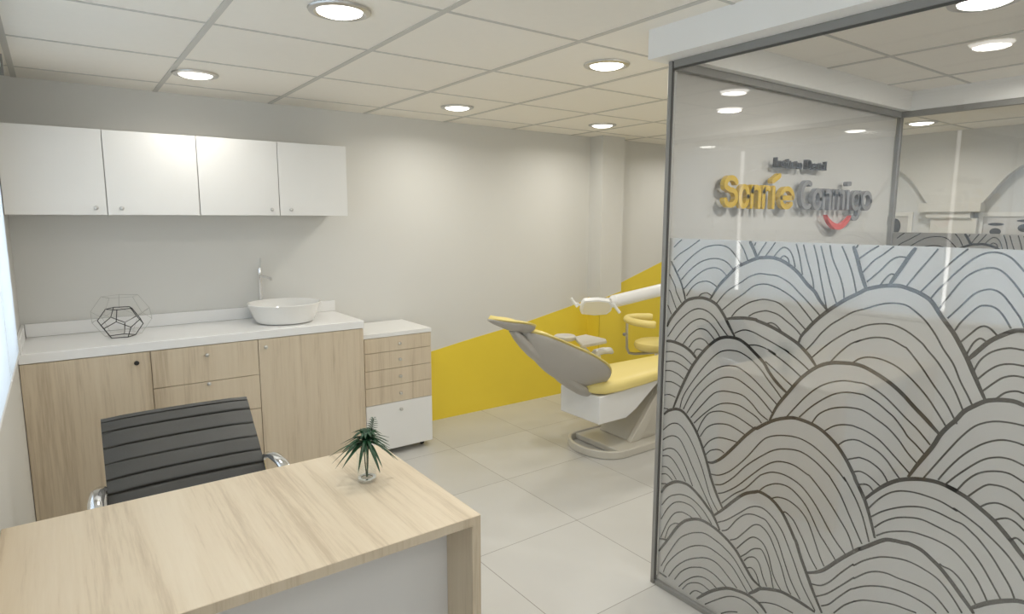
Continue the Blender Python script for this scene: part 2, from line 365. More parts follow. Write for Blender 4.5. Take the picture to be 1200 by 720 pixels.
PAT = '''t 1040,927 1028,938 1016,947
t 1039,895 1024,909 994,927 962,948
t 1026,866 1007,886 978,911 947,930 913,937 886,934 867,921 844,895
t 1013,847 985,875 954,896 920,905 892,902 875,892 863,879
t 1004,824 975,854 944,876 916,883 896,878 881,865
t 995,807 980,829 960,844 937,849 920,845 906,837
t 958,809 950,817 935,821 922,816
m 1047,892 1028,863 1014,841 1002,812 998,797
t 1051,858 1032,829 1027,814 1010,788
t 1051,817 1046,813 1036,793 1025,771
t 1053,778 1040,755
t 857,950 844,935 834,917 829,906
T 828,951 817,934 806,913
t 809,952 814,939
t 783,951 796,932 805,915
t 762,951 775,932 788,914
t 767,914 758,927 745,938 732,934 722,919 715,897
t 750,914 743,920 733,915 729,904
T 924,807 902,841 879,866 857,887 837,898 807,911 788,914 772,915 750,911 729,901 708,886 687,864 669,849 657,832 640,814
t 907,797 880,829 842,855 822,869 800,877 776,877 752,875 726,863 703,844 689,832 670,815 656,802
t 890,784 860,810 837,827 811,848 787,855 765,853 739,844 711,828 689,807 669,786
t 863,772 848,790 821,809 794,819 777,821 751,818 729,806 705,786 683,767
t 819,778 804,788 783,795 771,796 747,791 723,777 706,766 692,753
T 879,764 858,769 829,773 801,773 796,771 774,766 752,759 725,748 697,734 676,717 667,708 654,692
t 774,767 762,771 750,767 738,757
T 697,734 692,751 680,768 664,788 640,812 622,827 605,840 581,855 567,864 542,872 523,875 506,875 487,870 472,864 455,853 437,828 430,819 416,801 406,785 392,760 380,735 367,708 359,692
t 718,951 708,923 702,899 698,882
t 702,951 690,914 677,879 671,853
t 680,951 668,915 658,875 646,832 643,819
t 665,950 652,910 637,864 626,837 623,830
t 646,951 637,919 620,884 611,857 609,841
t 623,950 607,918 595,888 586,855
T 600,950 590,925 581,897 568,864
t 589,950 593,943
t 549,950 567,938 587,921
t 522,951 542,933 559,919 577,896
t 502,929 516,929 529,921 546,901 568,878
t 543,874 536,886 527,896 520,896
T 486,950 497,932 509,909 527,876
t 450,950 464,928 480,904 497,877
t 404,951 423,932 444,906 474,867
t 457,856 446,874 430,895 425,902 404,926 388,939 374,944 359,943 344,935 326,915 308,895
t 441,841 427,867 410,895 394,910 375,918 358,915 340,898 323,875 306,852
t 427,825 411,846 406,853 389,874 370,882 354,877 340,861 335,854 325,840 318,825 311,810
t 414,805 405,823 385,849 373,854 360,852 348,841 335,820
t 403,787 391,802 380,815 371,819 362,815 353,806
t 393,766 385,787 376,797 367,793
T 390,757 377,775 362,794 346,807 330,817 317,819 304,821
t 380,739 372,760 357,777 335,787 314,787 293,787
t 373,726 359,744 345,756 329,761 312,761 295,761
t 364,707 350,724 338,736 324,742 310,742 296,742
t 344,698 333,711 319,717 308,716 297,715
T 465,516 451,546 430,587 420,612 409,631 399,645 388,664 375,677 359,690 344,696 328,699 317,699 306,696 295,693
t 679,724 665,742 650,764 631,785 612,800 590,816 566,826 541,837 519,842 496,841 479,831 461,816 443,793 429,770 411,745 398,717 386,696 377,679
t 665,711 642,736 619,758 591,779 585,781 563,793 538,800 514,801 489,792 464,775 454,764 436,745 420,723 404,697 389,665
t 627,707 610,730 589,752 570,763 580,757 561,767 540,773 517,773 493,763 486,759 461,731 439,702 417,674 402,649 396,639
t 581,716 569,726 551,732 526,731 498,721 471,701 446,676 422,644 411,628
T 752,549 736,587 712,624 686,661 655,691 629,705 601,711 576,713 557,710 534,701 512,690 489,674 467,654 446,636 432,623 420,612
t 712,569 694,595 670,627 646,651 622,666 596,675 571,677 554,677 531,668 509,654 479,629 457,612 434,589
t 684,575 660,604 632,630 610,645 587,653 562,655 553,654 530,645 511,633 498,624 482,607 472,594 458,583 441,568
t 655,571 642,593 618,611 590,621 564,624 548,621 533,614 508,601 487,583 470,563 452,547
t 627,561 611,575 595,583 576,587 563,586 545,583 520,572 493,550 463,524
t 599,537 587,550 572,558 559,560 545,557 522,549 505,537 491,521 479,508
t 578,514 559,524 552,526 535,524 515,514 504,502 499,493
t 563,493 550,498 534,494 512,481
t 550,471 540,475 531,474 524,467
T 912,400 895,403 868,425 837,462 812,494 788,520 781,523 764,537 741,553 715,565 691,571 657,568 631,559 602,539 580,514 562,486 558,477 540,447 526,413 513,372
t 899,372 876,377 849,395 823,422 799,452 769,495 748,513 715,525 683,529 654,523 627,509 598,488 577,468 581,475 557,441 539,406 523,359
t 886,349 864,358 835,386 803,426 762,465 734,486 704,497 674,500 643,489 616,471 609,465 586,436 561,392 536,349
t 876,330 857,340 826,366 796,399 789,407 760,438 737,456 716,464 688,465 658,455 649,451 616,421 585,385 564,358 551,328
t 864,309 832,344 802,370 773,407 761,419 738,432 711,436 685,431 664,421 636,395 603,351 586,331 565,312
t 765,379 750,395 726,409 700,412 677,402 652,380 623,335 610,320 584,290
t 734,371 720,379 696,381 670,371 651,353 638,329 630,311 617,283 607,266
t 708,348 699,351 681,340 666,319 654,301 638,273 622,252
T 885,268 860,294 829,330 803,356 778,370 764,375 736,369 710,350 690,323 676,300 671,293 658,262 642,230 626,198 604,160
t 872,256 848,272 816,302 791,326 771,337 751,338 728,326 707,306 693,283 673,245 651,201 619,157
t 860,239 843,250 821,283 800,305 780,314 759,315 744,312 726,293 713,275 696,237 676,196 653,165
t 836,225 818,237 798,262 778,287 763,295 750,292 738,283 727,268 704,225 687,183 675,166
t 816,212 796,239 779,257 764,261 748,254 734,233 722,197 711,178 698,163
t 804,197 792,209 777,227 763,236 749,236 730,203 720,169 717,159
t 795,190 784,204 768,211 755,201 745,176 733,155
t 786,176 774,182 762,173 754,156 751,148
T 1052,721 1043,741 1020,770 996,794 976,803 952,807 929,805 905,795 885,774 870,752 852,726
t 1049,695 1025,730 998,757 974,774 953,780 930,776 909,763 889,742 871,725
t 1026,688 1005,715 978,742 952,755 929,752 908,737 891,717
t 999,684 983,706 962,725 945,731 927,727 905,708
t 981,678 967,697 950,706 935,704 923,695
t 965,665 960,675 951,679 939,677
T 1053,683 1032,685 1000,680 975,669 956,654
t 1053,654 1031,658 999,652 970,636
t 1052,628 1026,634 1001,629 978,619
t 1053,604 1035,607 1012,603 993,594
t 1051,575 1033,578 1017,576 1002,571
t 1053,538 1035,543 1017,540
t 1053,502 1038,503
T 1022,510 1009,545 989,591 967,634 939,673 917,697 895,714 871,722 844,722 823,714 801,699 775,679 762,662 747,646 729,631 715,622
t 1001,515 992,549 965,594 931,641 904,671 883,686 858,692 834,691 805,679 779,660 764,644 743,624 726,606
t 990,515 966,565 935,605 908,632 883,648 856,655 835,654 803,639 777,621 756,605 735,589
t 979,507 953,550 923,588 892,614 865,626 838,626 801,610 775,593 746,568
t 966,499 935,539 904,575 880,588 852,592 823,591 799,578 778,560 756,549
t 956,487 925,521 892,550 864,562 832,565 805,557 783,548 771,538
t 944,468 932,497 913,524 885,537 858,539 830,535 790,521
t 935,458 920,483 900,499 878,507 856,510 834,506 811,499
t 924,431 909,453 887,469 865,474 831,475
t 918,414 905,430 888,439 874,441 864,437
T 1052,485 1036,500 1011,510 991,508 972,495 952,474 936,450 919,416 905,382 897,361 879,326 859,295
t 1052,442 1034,461 1015,471 996,469 970,448 946,415 926,380 914,353 896,312 872,282
t 1052,415 1036,428 1017,436 997,432 977,408 956,375 937,347 914,313 888,276 882,271
t 1051,385 1035,396 1015,400 995,389 975,364 961,339 951,321
t 1052,370 1034,376 1017,371 997,353 973,326
t 1052,340 1036,344 1019,336 1003,320
t 1052,319 1035,324 1016,314
t 1052,292 1034,298
T 1051,266 1037,290 1014,309 992,318 963,319 931,304 903,283 884,266 865,238
t 1048,232 1025,264 996,282 971,288 946,285 917,270 889,244
t 1049,191 1030,227 1008,254 983,266 954,267 935,257 921,246
t 1047,140 1028,188 1007,223 984,238 962,239 946,235
t 1033,143 1021,179 1005,197 989,203
m 1052,134 1025,142
T 1052,97 1020,149 995,190 971,218 943,235 919,242 892,240 868,234 845,224 836,219 816,205 793,180 770,156 746,146
t 1043,57 1018,107 987,161 959,187 932,203 905,211 869,205 849,198 823,184 797,158 768,127
t 1034,44 1023,73 992,116 954,153 924,171 897,179 865,175 830,163 807,143 781,115
t 1016,40 993,79 962,112 928,135 896,149 866,148 837,131 809,112
t 996,41 976,73 952,96 927,110 903,118 876,116 855,108 836,99
t 981,28 959,57 935,79 911,91 887,92 864,82
t 969,27 952,51 931,65 910,71 885,66
t 945,25 936,38 924,46 904,48
T 923,24 894,55 865,80 835,99 810,106 780,110 749,104 730,90
m 1049,37 1021,35
T 778,114 761,130 749,142 722,154 698,161 674,161 651,159 619,154
t 898,22 864,53 836,76 812,88 787,91 763,86 750,79
t 850,23 828,40 804,52
t 751,106 729,117 703,124 667,125
T 644,234 625,244 607,259 585,286 565,310 541,336 539,337 528,347 497,375 479,382 462,385 452,387 431,384 410,372 397,363 379,346 362,328 346,311 341,304
t 632,214 612,220 594,237 572,269 550,298 548,297 530,316 508,333 491,342 470,349 449,352 425,349 399,340 377,320 358,296
t 619,191 597,209 570,241 546,271 546,269 524,292 506,304 486,310 465,310 439,312 411,310 394,300 378,285
t 607,175 591,188 574,212 553,240 544,248 526,262 504,274 482,282 457,286 433,285 412,281 397,274
t 580,173 561,201 540,222 542,220 525,232 501,242 472,252 448,255 429,257
T 538,444 518,470 497,492 476,507 449,518 423,523 404,522 385,518 403,522 386,517 369,511 350,500 326,484 303,462 303,463 292,450 281,438 270,426
t 530,427 514,452 496,472 477,484 454,490 430,491 407,489 382,481 388,485 366,476 343,464 344,464 323,449 305,434 289,416 278,400 267,384
t 523,413 505,431 481,448 458,460 435,467 412,467 386,462 371,460 354,449 345,442 326,422 307,396 295,378 287,360
t 516,393 500,412 480,428 458,438 436,443 411,440 378,433 357,419 339,400 323,377 306,351
t 511,378 493,393 472,404 450,412 427,414 405,413 383,407 362,391 344,371 332,352 324,337
t 400,372 395,369 380,367 362,353 340,323
T 346,312 328,330 313,342 298,352 285,359 274,362 263,365
t 439,524 421,558 406,586 389,616 372,640 357,652 341,659 322,662 302,662 282,662
t 416,528 402,555 383,585 362,609 344,623 328,630 312,631 299,629 286,627
t 403,525 386,549 356,584 335,597 316,600 296,595 276,590
t 385,520 373,542 357,561 336,572 315,575 294,567 273,559
t 369,513 355,532 344,544 334,548 318,549 302,544 291,536 280,528
t 349,502 339,512 326,518 313,517 299,512 287,503 275,494
t 327,487 317,494 308,497 298,494 286,485 274,476
t 300,464 294,468 283,461 272,454
t 853,734 830,745 807,744 779,735 747,724 716,712 728,717 700,702 681,690 669,681
t 815,712 792,715 765,710 746,702 765,708 733,693 707,678 683,662
t 771,682 743,665 719,649 703,639'''
def smooth_line(p, n=5):
    out = []
    for i in range(len(p)-1):
        a = p[max(i-1, 0)]; b = p[i]; c = p[i+1]; d = p[min(i+2, len(p)-1)]
        for k in range(n):
            t = k/n
            out.append(tuple(.5*((2*b[j])+(-a[j]+c[j])*t+(2*a[j]-5*b[j]+4*c[j]-d[j])*t*t+(-a[j]+3*b[j]-3*c[j]+d[j])*t**3) for j in (0, 1)))
    out.append(p[-1]); return out
LINES = []
for ln in PAT.strip().split('\n'):
    tk = ln.split(); LINES.append((tk[0], [tuple(float(q)/1000 for q in s.split(',')) for s in tk[1:]]))
def pattern(x, thick, ymax, mirror=None, zmin=.012):
    bm = BM(); layer = 0
    for wd, pts in LINES:
        wdt = {'t': .00155, 'm': .0026, 'T': .0038}[wd]
        q = smooth_line(pts)
        if mirror is not None: q = [(2*mirror-y, z) for y, z in q]
        q = [p for p in q if p[0] < ymax-.001 and zmin < p[1] < VT-.0005 and p[0] > YF+.02]
        if len(q) < 2: continue
        layer += 1
        xo = x-thick*(1 if wd == 't' else 1.6)-layer*2e-7
        A = []; B = []; wd0 = wdt; m_ = len(q)
        for i, p in enumerate(q):
            wdt = wd0*(1 if wd == 't' else .62+.38*min(1, 3.2*math.sin(math.pi*i/(m_-1))))
            t = (q[min(i+1, len(q)-1)][0]-q[max(i-1, 0)][0], q[min(i+1, len(q)-1)][1]-q[max(i-1, 0)][1])
            l = math.hypot(*t) or 1; nx, nz = -t[1]/l*wdt, t[0]/l*wdt
            A.append(bm.verts.new((xo, p[0]+nx, min(VT, p[1]+nz)))); B.append(bm.verts.new((xo, p[0]-nx, min(VT, p[1]-nz))))
        for i in range(len(q)-1): bm.faces.new((A[i], A[i+1], B[i+1], B[i]))
    return bm
def vinyl(x, parent, y0, y1):
    bm = BM(); box(bm, x, x+.0006, y0, y1, .016, VT); f = obj('frosted_film', bm, M_vinyl, parent)
    obj('wave_linework', pattern(x, .0004, y1), M_line, f)
    obj('wave_linework', pattern(x, .0004, y1, mirror=.262), M_line, f)
vinyl(GX+.0035, tf, YF, GY-.0062)
t2 = thing('glass_partition', (X2, 0, 0), 'far glass partition of the glazed office, seen beyond the sign wall', 'partition')
bm = BM(); box(bm, X2-.010, X2+.010, GY-P, GY+.010, 0, ZF); obj('frame_post', bm, M_alu, t2, bevel=.002)
bm = BM(); box(bm, X2-.010, X2+.010, YF, GY-P, ZF-.020, ZF); obj('top_rail', bm, M_alu, t2, bevel=.002)
bm = BM(); box(bm, X2-.010, X2+.010, YF, GY-P, 0, .014); obj('bottom_rail', bm, M_alu, t2, bevel=.002)
bm = BM(); box(bm, X2-.002, X2+.002, YF, GY-P, .014, ZF-.020); obj('glass_panel', bm, M_glass, t2)
vinyl(X2+.0035, t2, YF, GY-P-.001)
t3 = thing('glass_wall_panel', (1.89, 1.055, 0), 'clear glass panel in a grey frame standing before the white sign wall', 'glass panel')
bm = BM(); box(bm, GX+P+.001, X2-.011, 1.0535, 1.070, ZF-.020, ZF); obj('top_rail', bm, M_alu, t3, bevel=.002)
bm = BM(); box(bm, GX+P+.001, X2-.011, 1.0535, 1.070, 0, .014); obj('bottom_rail', bm, M_alu, t3, bevel=.002)
bm = BM(); box(bm, GX+P+.001, X2-.011, 1.058, 1.062, .014, ZF-.020); obj('glass_panel', bm, M_glass, t3)

# raised sign, mounted on the glass in front of the sign wall
ts = thing('raised_sign', (1.85, 1.058, 1.0), 'raised lettering sign in yellow and grey with a coral smile on the glazed wall', 'sign')
def arc(cx, cz, rx, rz, a0, a1, n=14): return [(cx+rx*math.cos(math.radians(a0+(a1-a0)*i/n)), cz+rz*math.sin(math.radians(a0+(a1-a0)*i/n))) for i in range(n+1)]
def stroke(bm, pts, r, y0, y1, n=8):
    """a rounded pen stroke in the x-z plane, extruded in y"""
    L = []; R = []
    for i, p in enumerate(pts):
        a = pts[max(i-1, 0)]; b = pts[min(i+1, len(pts)-1)]
        t = (b[0]-a[0], b[1]-a[1]); l = math.hypot(*t) or 1
        nx, nz = -t[1]/l, t[0]/l
        L.append((p[0]+nx*r, p[1]+nz*r)); R.append((p[0]-nx*r, p[1]-nz*r))
    def cap(p, q):   # half circle from q side round end
        a = math.atan2(q[1]-p[1], q[0]-p[0])
        return [(p[0]+r*math.cos(a-math.pi*k/n), p[1]+r*math.sin(a-math.pi*k/n)) for k in range(1, n)]
    poly = L+cap(pts[-1], L[-1])+R[::-1]+cap(pts[0], R[0])
    A = [bm.verts.new((p[0], y0, p[1])) for p in poly]; B = [bm.verts.new((p[0], y1, p[1])) for p in poly]
    m = len(L); n1 = m+n-1
    # strip faces between left and right sides, fans at the caps
    for V in (A, B):
        Rr = [V[n1+m-1-i] for i in range(m)]
        for i in range(m-1): bm.faces.new((V[i], V[i+1], Rr[i+1], Rr[i]))
        bm.faces.new([V[m-1]]+V[m:n1]+[V[n1]]); bm.faces.new([V[n1+m-1]]+V[n1+m:]+[V[0]])
    tot = len(poly)
    for i in range(tot): bm.faces.new((A[i], B[i], B[(i+1) % tot], A[(i+1) % tot]))
YS0 = 1.042; QS = YS0/1.02; SR = .0070
ZB_, XH = 1.0265, .068
def G(kind, x0, x1):
    w = x1-x0; r = SR; x0, x1 = x0*QS, x1*QS; w = x1-x0; c = (x0+x1)/2; zb = ZB_+r; zt = ZB_+XH-r; a, b = x0+r, x1-r; h = (zt-zb)/2; zm = (zt+zb)/2
    if kind == 'o': return [arc(c, zm, (b-a)/2, h, 0, 359, 24)]
    if kind == 'n': return [[(a, zb), (a, zt)], [(a, zt-.012)]+arc(c, zt-.014, (b-a)/2, .014, 150, 0, 8)+[(b, zb)]]
    if kind == 'r': return [[(a, zb), (a, zt)], [(a, zt-.012)]+arc(c+.004, zt-.012, (b-a)/2, .012, 150, 50, 6)]
    if kind == 'i': return [[(c, zb), (c, zt)]]
    if kind == 'acute': return [[(c-.006, zt+.020), (c+.026, zt+.036)]]
    if kind == 'dot': return [[(c-.006, zt+.026), (c+.008, zt+.027)]]
    if kind == 'e': return [[(a+.002, zm), (b, zm)]+arc(c, zm, (b-a)/2, h, 0, 320, 22)]
    if kind == 'm':
        q = (b-a)/4; return [[(a, zb), (a, zt)], [(a, zt-.01)]+arc(a+q, zt-.012, q, .012, 150, 0, 7)+[(c, zb)], [(c, zt-.01)]+arc(a+3*q, zt-.012, q, .012, 150, 0, 7)+[(b, zb)]]
    if kind == 'g': return [arc(c, zm, (b-a)/2, h, 0, 359, 24), [(b, zt), (b, zb-.015)]+arc(c, zb-.016, (b-a)/2, .018, 0, -140, 8)]
    if kind == 'S':
        zt = 1.116-r; hh = (zt-zb)/4
        return [arc(c, zt-hh, (b-a)/2, hh, 20, 200, 12)+arc(c, zb+hh+.004, (b-a)/2, hh+.002, 100, -160, 14)]
    if kind == 'C':
        zt = 1.117-r; return [arc(c+.008, (zt+zb)/2, (b-a)/2+.006, (zt-zb)/2, 60, 300, 18)]
def letter(name, kind, x0, x1, mat, extra=()):
    bm = BM()
    for kk in (kind,)+tuple(extra):
        for s in G(kk, x0, x1): stroke(bm, s, SR if kk not in ('acute', 'dot') else .0075, YS0, 1.0565)
    return obj(name, bm, mat, ts)
for ch, nm, a, b, ex in (('S','letter_s',1.434,1.497,()),('o','letter_o',1.500,1.550,()),('n','letter_n',1.555,1.604,()),('r','letter_r',1.611,1.650,()),('i','letter_i',1.653,1.680,('acute',)),('e','letter_e',1.698,1.776,())):
    letter(nm, ch, a, b, M_signY, ex)
for ch, nm, a, b, ex in (('C','letter_c',1.808,1.872,()),('o','letter_o',1.878,1.933,()),('n','letter_n',1.939,1.990,()),('m','letter_m',1.998,2.075,()),('i','letter_i',2.082,2.112,('dot',)),('g','letter_g',2.120,2.184,()),('o','letter_o',2.191,2.262,())):
    letter(nm, ch, a, b, M_signG, ex)
bm = BM()
sm = [QS*(1.972+.158*i/12) for i in range(13)]
up_ = [(x, 1.012-.030*math.sin(math.pi*i/12)**.8) for i, x in enumerate(sm)]
lo_ = [(QS*(1.980+.142*i/12), 1.004-.034*math.sin(math.pi*i/12)**.8+.004) for i in range(13)]
prism(bm, up_+[(x, z-.011) for x, z in lo_[::-1]], 'y', 1.043, 1.0565)
s_ = obj('smile', bm, M_signR, ts); s_['label'] = 'coral curved smile'
def text_mesh(name, txt, x0, x1, z0, h, y0, y1, mat, parent, bold=.0):
    cu = bpy.data.curves.new(name+'_text', 'FONT'); cu.body = txt; cu.extrude = .5; cu.offset = bold
    to = bpy.data.objects.new(name+'_text', cu); COL.objects.link(to)
    dg = bpy.context.evaluated_depsgraph_get(); dg.update()
    me = bpy.data.meshes.new_from_object(to.evaluated_get(dg))
    bpy.data.objects.remove(to); bpy.data.curves.remove(cu)
    xs = [v.co.x for v in me.vertices]; mn, mxx = min(xs), max(xs)
    bm = BM(); bm.from_mesh(me); bpy.data.meshes.remove(me)
    for v in bm.verts:
        X, Y, Z = v.co
        v.co = (x0+(X-mn)/(mxx-mn)*(x1-x0), y1 if Z < 0 else y0, z0+Y/.7*h)
    return obj(name, bm, mat, parent)
text_mesh('small_lettering', 'Instituto', 1.711, 1.850, 1.1485, .028, 1.044, 1.0565, M_signD, ts, .004)
text_mesh('small_lettering', 'Dental', 1.876, 1.993, 1.1505, .028, 1.044, 1.0565, M_signD, ts, .004)

# framed photographs in the niches
def picture(y0, y1, z0, z1, label, eyes):
    x = X3+.048; t = thing('framed_photograph', (x, (y0+y1)/2, z0), label, 'picture')
    f = .022; bm = BM()
    for a in ((y0, y0+f, z0, z1), (y1-f, y1, z0, z1), (y0+f, y1-f, z0, z0+f), (y0+f, y1-f, z1-f, z1)): box(bm, x-.012, x, *a)
    obj('picture_frame', bm, M_white, t, bevel=.002)
    bm = BM(); box(bm, x-.004, x-.001, y0+f, y1-f, z0+f, z1-f); obj('photo_print', bm, M_skin, t)
    for (cy, cz, ry, rz) in eyes:
        bm = BM(); prism(bm, [(cy+ry*math.cos(a), cz+rz*math.sin(a)) for a in [2*math.pi*i/20 for i in range(20)]], 'x', x-.0065, x-.0045)
        obj('printed_shape', bm, M_ink, t)
picture(.62, 1.205, .50, 1.033, 'white framed black and white portrait photograph in the right arched niche', [(1.128,.935,.024,.018),(1.128,.972,.034,.007),(1.01,.955,.028,.02),(1.0,.99,.045,.007),(1.07,.80,.03,.015),(1.05,.70,.06,.018)])
picture(1.51, 1.95, .50, 1.035, 'white framed photograph beside the partition post in the left arched niche', [(1.60,.955,.03,.045),(1.66,.99,.05,.03),(1.75,.86,.1,.06)])

# ================================================================ DOWNLIGHTS
LX = [(.543,1.387,'round recessed downlight at the top edge, above the seat behind the desk'), (.400,2.249,'round recessed downlight above the white upper cabinets'),
      (1.358,1.391,'round recessed downlight nearest the glazed office corner'), (1.373,2.267,'round recessed downlight near the back wall, left of the farthest one'),
      (2.196,2.27,'smallest recessed downlight, near the pillar on the back wall'), (.543,.632,'round recessed downlight over the near end of the desk, seen mirrored in the glass'),
      (1.60,.53,'recessed downlight inside the glazed office, cut by the top edge'), (2.28,.505,'recessed downlight inside the glazed office beside the far partition'),
      (3.343,1.315,'recessed downlight in the neighbouring room, seen past the sign wall'), (3.357,.496,'recessed downlight in the neighbouring room, before the right arch'),
      (2.20,1.39,'recessed downlight over the dental area hidden behind the sign wall'), (3.10,2.25,'recessed downlight over the dental area beyond the pillar'),
      (.543,-.15,'added recessed downlight, out of view behind the viewer, nearest the desk'), (.543,-.93,'added recessed downlight, out of view behind the viewer, farthest from the desk'),(1.60,-.35,'added recessed downlight, out of view at the back of the glazed office'),(3.35,-.4,'added recessed downlight, out of view at the near end of the neighbouring room')]  # these last four are unseen, added to raise the light level
def downlight(x, y, label, p=1.0):
    t = thing('ceiling_downlight', (x, y, ZC), label, 'ceiling light', 'recessed ceiling downlights')
    bm = BM(); z = ZC-.0022
    lathe(bm, (x, y, z), [(.050,0),(.068,0),(.066,-.004),(.056,-.007),(.050,-.004)], 40, cap=False); obj('trim_ring', bm, M_brushed, t, smooth=True)
    bm = BM(); lathe(bm, (x, y, z-.001), [(.0495,.0006),(.048,-.004),(.038,-.008),(.02,-.0105),(.002,-.011)], 40); obj('lamp_diffuser', bm, M_lamp, t, smooth=True)
    l = bpy.data.lights.new('downlight_glow', 'AREA'); l.shape = 'DISK'; l.size = .13; l.spread = math.radians(162 if p <= 1 else 180); l.energy = LAMP_W*p; l.color = (1,.965,.90)
    lo = bpy.data.objects.new('downlight_glow', l); COL.objects.link(lo); lo.parent = t; lo.location = (0, 0, -.024)
for x, y, lb in LX: downlight(x, y, lb, 1.5 if x > 1.3 and y < .6 and x < 2.5 else 0.55 if x == .4 else 1.0)

# ================================================================ CABINETS
def knob(parent, x, y, z, mat=None, r=.0068, lab=None):
    bm = BM(); lathe_axis(bm, (x, y, z), (0,-1,0), [(r*.45,0),(r*.45,.006),(r*.9,.008),(r,.012),(r*.85,.0155),(r*.4,.017)], 16)
    o = obj('knob', bm, mat or M_brushed, parent, smooth=True)
    if lab: o['label'] = lab
    return o
# upper cabinets
YU, ZU0, ZU1 = 2.42, 1.008, 1.2765
xs = [-.1192, .1437, .4165, .688, .953]
for u, lab in ((0, 'white wall cabinet with two doors, the left one by the window'), (1, 'white wall cabinet with two doors, the right one above the basin')):
    a, b = xs[2*u]+(.0007 if u else 0), xs[2*u+2]-(.0007 if not u else 0)
    t = thing('wall_cabinet', ((a+b)/2, 2.53, ZU0), lab, 'cabinet', 'white wall cabinets')
    bm = BM(); box(bm, a, b, YU+.0125, YB-.001, ZU0, ZU1); obj('cabinet_body', bm, M_white, t, bevel=.001)
    for d in (0, 1):
        x0, x1 = xs[2*u+d], xs[2*u+d+1]; g = .0012
        bm = BM(); box(bm, x0+g, x1-g, YU, YU+.0115, ZU0-.0005, ZU1+.0005); dr = obj('door', bm, M_white, t, bevel=.0015)
        knob(dr, (x1-.031) if d == 0 else (x0+.039), YU, 1.0295)
# base cabinet run
YC = 2.314; XC0, XC1 = -.1192, .957
t = thing('base_cabinet', (.42, 2.48, 0), 'long oak base cabinet with two doors and three centre drawers below the white worktop', 'cabinet')
bm = BM(); box(bm, XC0, XC1, YC+.0125, YB-.001, .05, .5655); box(bm, XC0+.01, XC1-.01, YC+.05, YB-.001, 0, .05); obj('cabinet_body', bm, W_z, t, bevel=.001)
def front(parent, name, x0, x1, z0, z1, y, mat, g=.001, th=.0115):
    bm = BM(); box(bm, x0+g, x1-g, y, y+th, z0+g, z1-g); return obj(name, bm, mat, parent, bevel=.001)
d = front(t, 'door', XC0, .220, .05, .566, YC, W_z); knob(d, .179, YC, .534, M_black, .0075, 'black knob')
d = front(t, 'door', .557, XC1, .05, .566, YC, W_z); knob(d, .581, YC, .537)
for z0, z1 in ((.438,.566), (.313,.438), (.05,.313)):
    d = front(t, 'drawer', .220, .557, z0, z1, YC, W_z); knob(d, .387, YC, z1-.033 if z1 > .5 else (z1-.006 if z1 > .4 else z1-.05))
tw = thing('worktop', (.42, 2.48, .567), 'white worktop with upstands on the oak base cabinet', 'worktop')
bm = BM(); box(bm, -.1195, .9595, 2.3115, YB-.001, .567, .597); obj('worktop_slab', bm, M_top, tw, bevel=.003)
bm = BM(); box(bm, -.108, .963, YB-.0165, YB-.001, .5972, .643); obj('upstand', bm, M_top, tw, bevel=.002)
bm = BM(); box(bm, -.1195, -.109, 2.315, YB-.0175, .5972, .643); obj('upstand', bm, M_top, tw, bevel=.002)

# basin
tb = thing('vessel_basin', (.703, 2.475, .597), 'round white vessel basin standing on the worktop', 'basin')
bm = BM()
prof = [(.090,.001),(.104,.003),(.110,.010),(.119,.030),(.129,.055),(.1345,.072),(.1355,.0745),(.1340,.0762),(.1300,.074),(.120,.050),(.106,.024),(.085,.014),(.03,.011),(.012,.0105)]
lathe(bm, (.703, 2.475, .5973), prof, 64); obj('bowl', bm, M_porc, tb, smooth=True)
bm = BM(); lathe(bm, (.703, 2.475, .6083), [(.0125,0),(.0125,.0015),(.010,.003),(.002,.003)], 24); obj('drain', bm, M_chrome, tb, smooth=True)
# tap
tp = thing('basin_tap', (.652, 2.618, .597), 'tall slim chrome mixer tap standing behind the white basin', 'tap')
bx, by = .652, 2.617
bm = BM(); lathe(bm, (bx, by, .597), [(.0112,.0003),(.0112,.003),(.0085,.006),(.0075,.16),(.009,.165),(.0092,.195),(.008,.201),(.003,.203)], 24); obj('tap_body', bm, M_chrome, tp, smooth=True)
bm = BM(); tube(bm, [(bx, by, .786), (bx+.002, by, .80), (bx+.006, by-.002, .84)], [.0035,.003,.0025], 10); obj('lever', bm, M_brushed, tp, smooth=True)
bm = BM(); tube(bm, [(bx, by, .765), (bx+.012, by-.035, .767), (bx+.022, by-.07, .762), (bx+.0235, by-.074, .754)], [.006,.0055,.005,.005], 12); obj('spout', bm, M_chrome, tp, smooth=True)

# wire ornament
def dodeca(c, rx, rz, rot=0.3, tilt=0.0):
    ph = (1+5**.5)/2; V = []
    for a in (-1, 1):
        for b in (-1, 1):
            for q in (-1, 1): V.append((a, b, q))
            V.append((0, a/ph, b*ph)); V.append((a/ph, b*ph, 0)); V.append((a*ph, 0, b/ph))
    # stand it on a face: turn the face normal (0, ph, 1)-like to vertical
    n = Vector((0, 1, ph)).normalized(); q = n.rotation_difference(Vector((0,0,1))) if False else Vector((0, ph, 1)).normalized().rotation_difference(Vector((0,0,1)))
    W = []
    for v in V:
        p = q @ Vector(v); p = Matrix.Rotation(rot, 3, 'Z') @ p; W.append(p)
    zm = max(p.z for p in W); xm = max(math.hypot(p.x, p.y) for p in W)
    E = [(i, j) for i in range(20) for j in range(i) if abs((Vector(V[i])-Vector(V[j])).length-2/ph) < .01]
    W = [Vector((c[0]+p.x/xm*rx, c[1]+p.y/xm*rx, c[2]+(p.z/zm+1)*rz)) for p in W]
    return W, E
to = thing('geometric_ornament', (.17, 2.50, .598), 'black wire dodecahedron with a pale outer wire frame on the worktop', 'ornament')
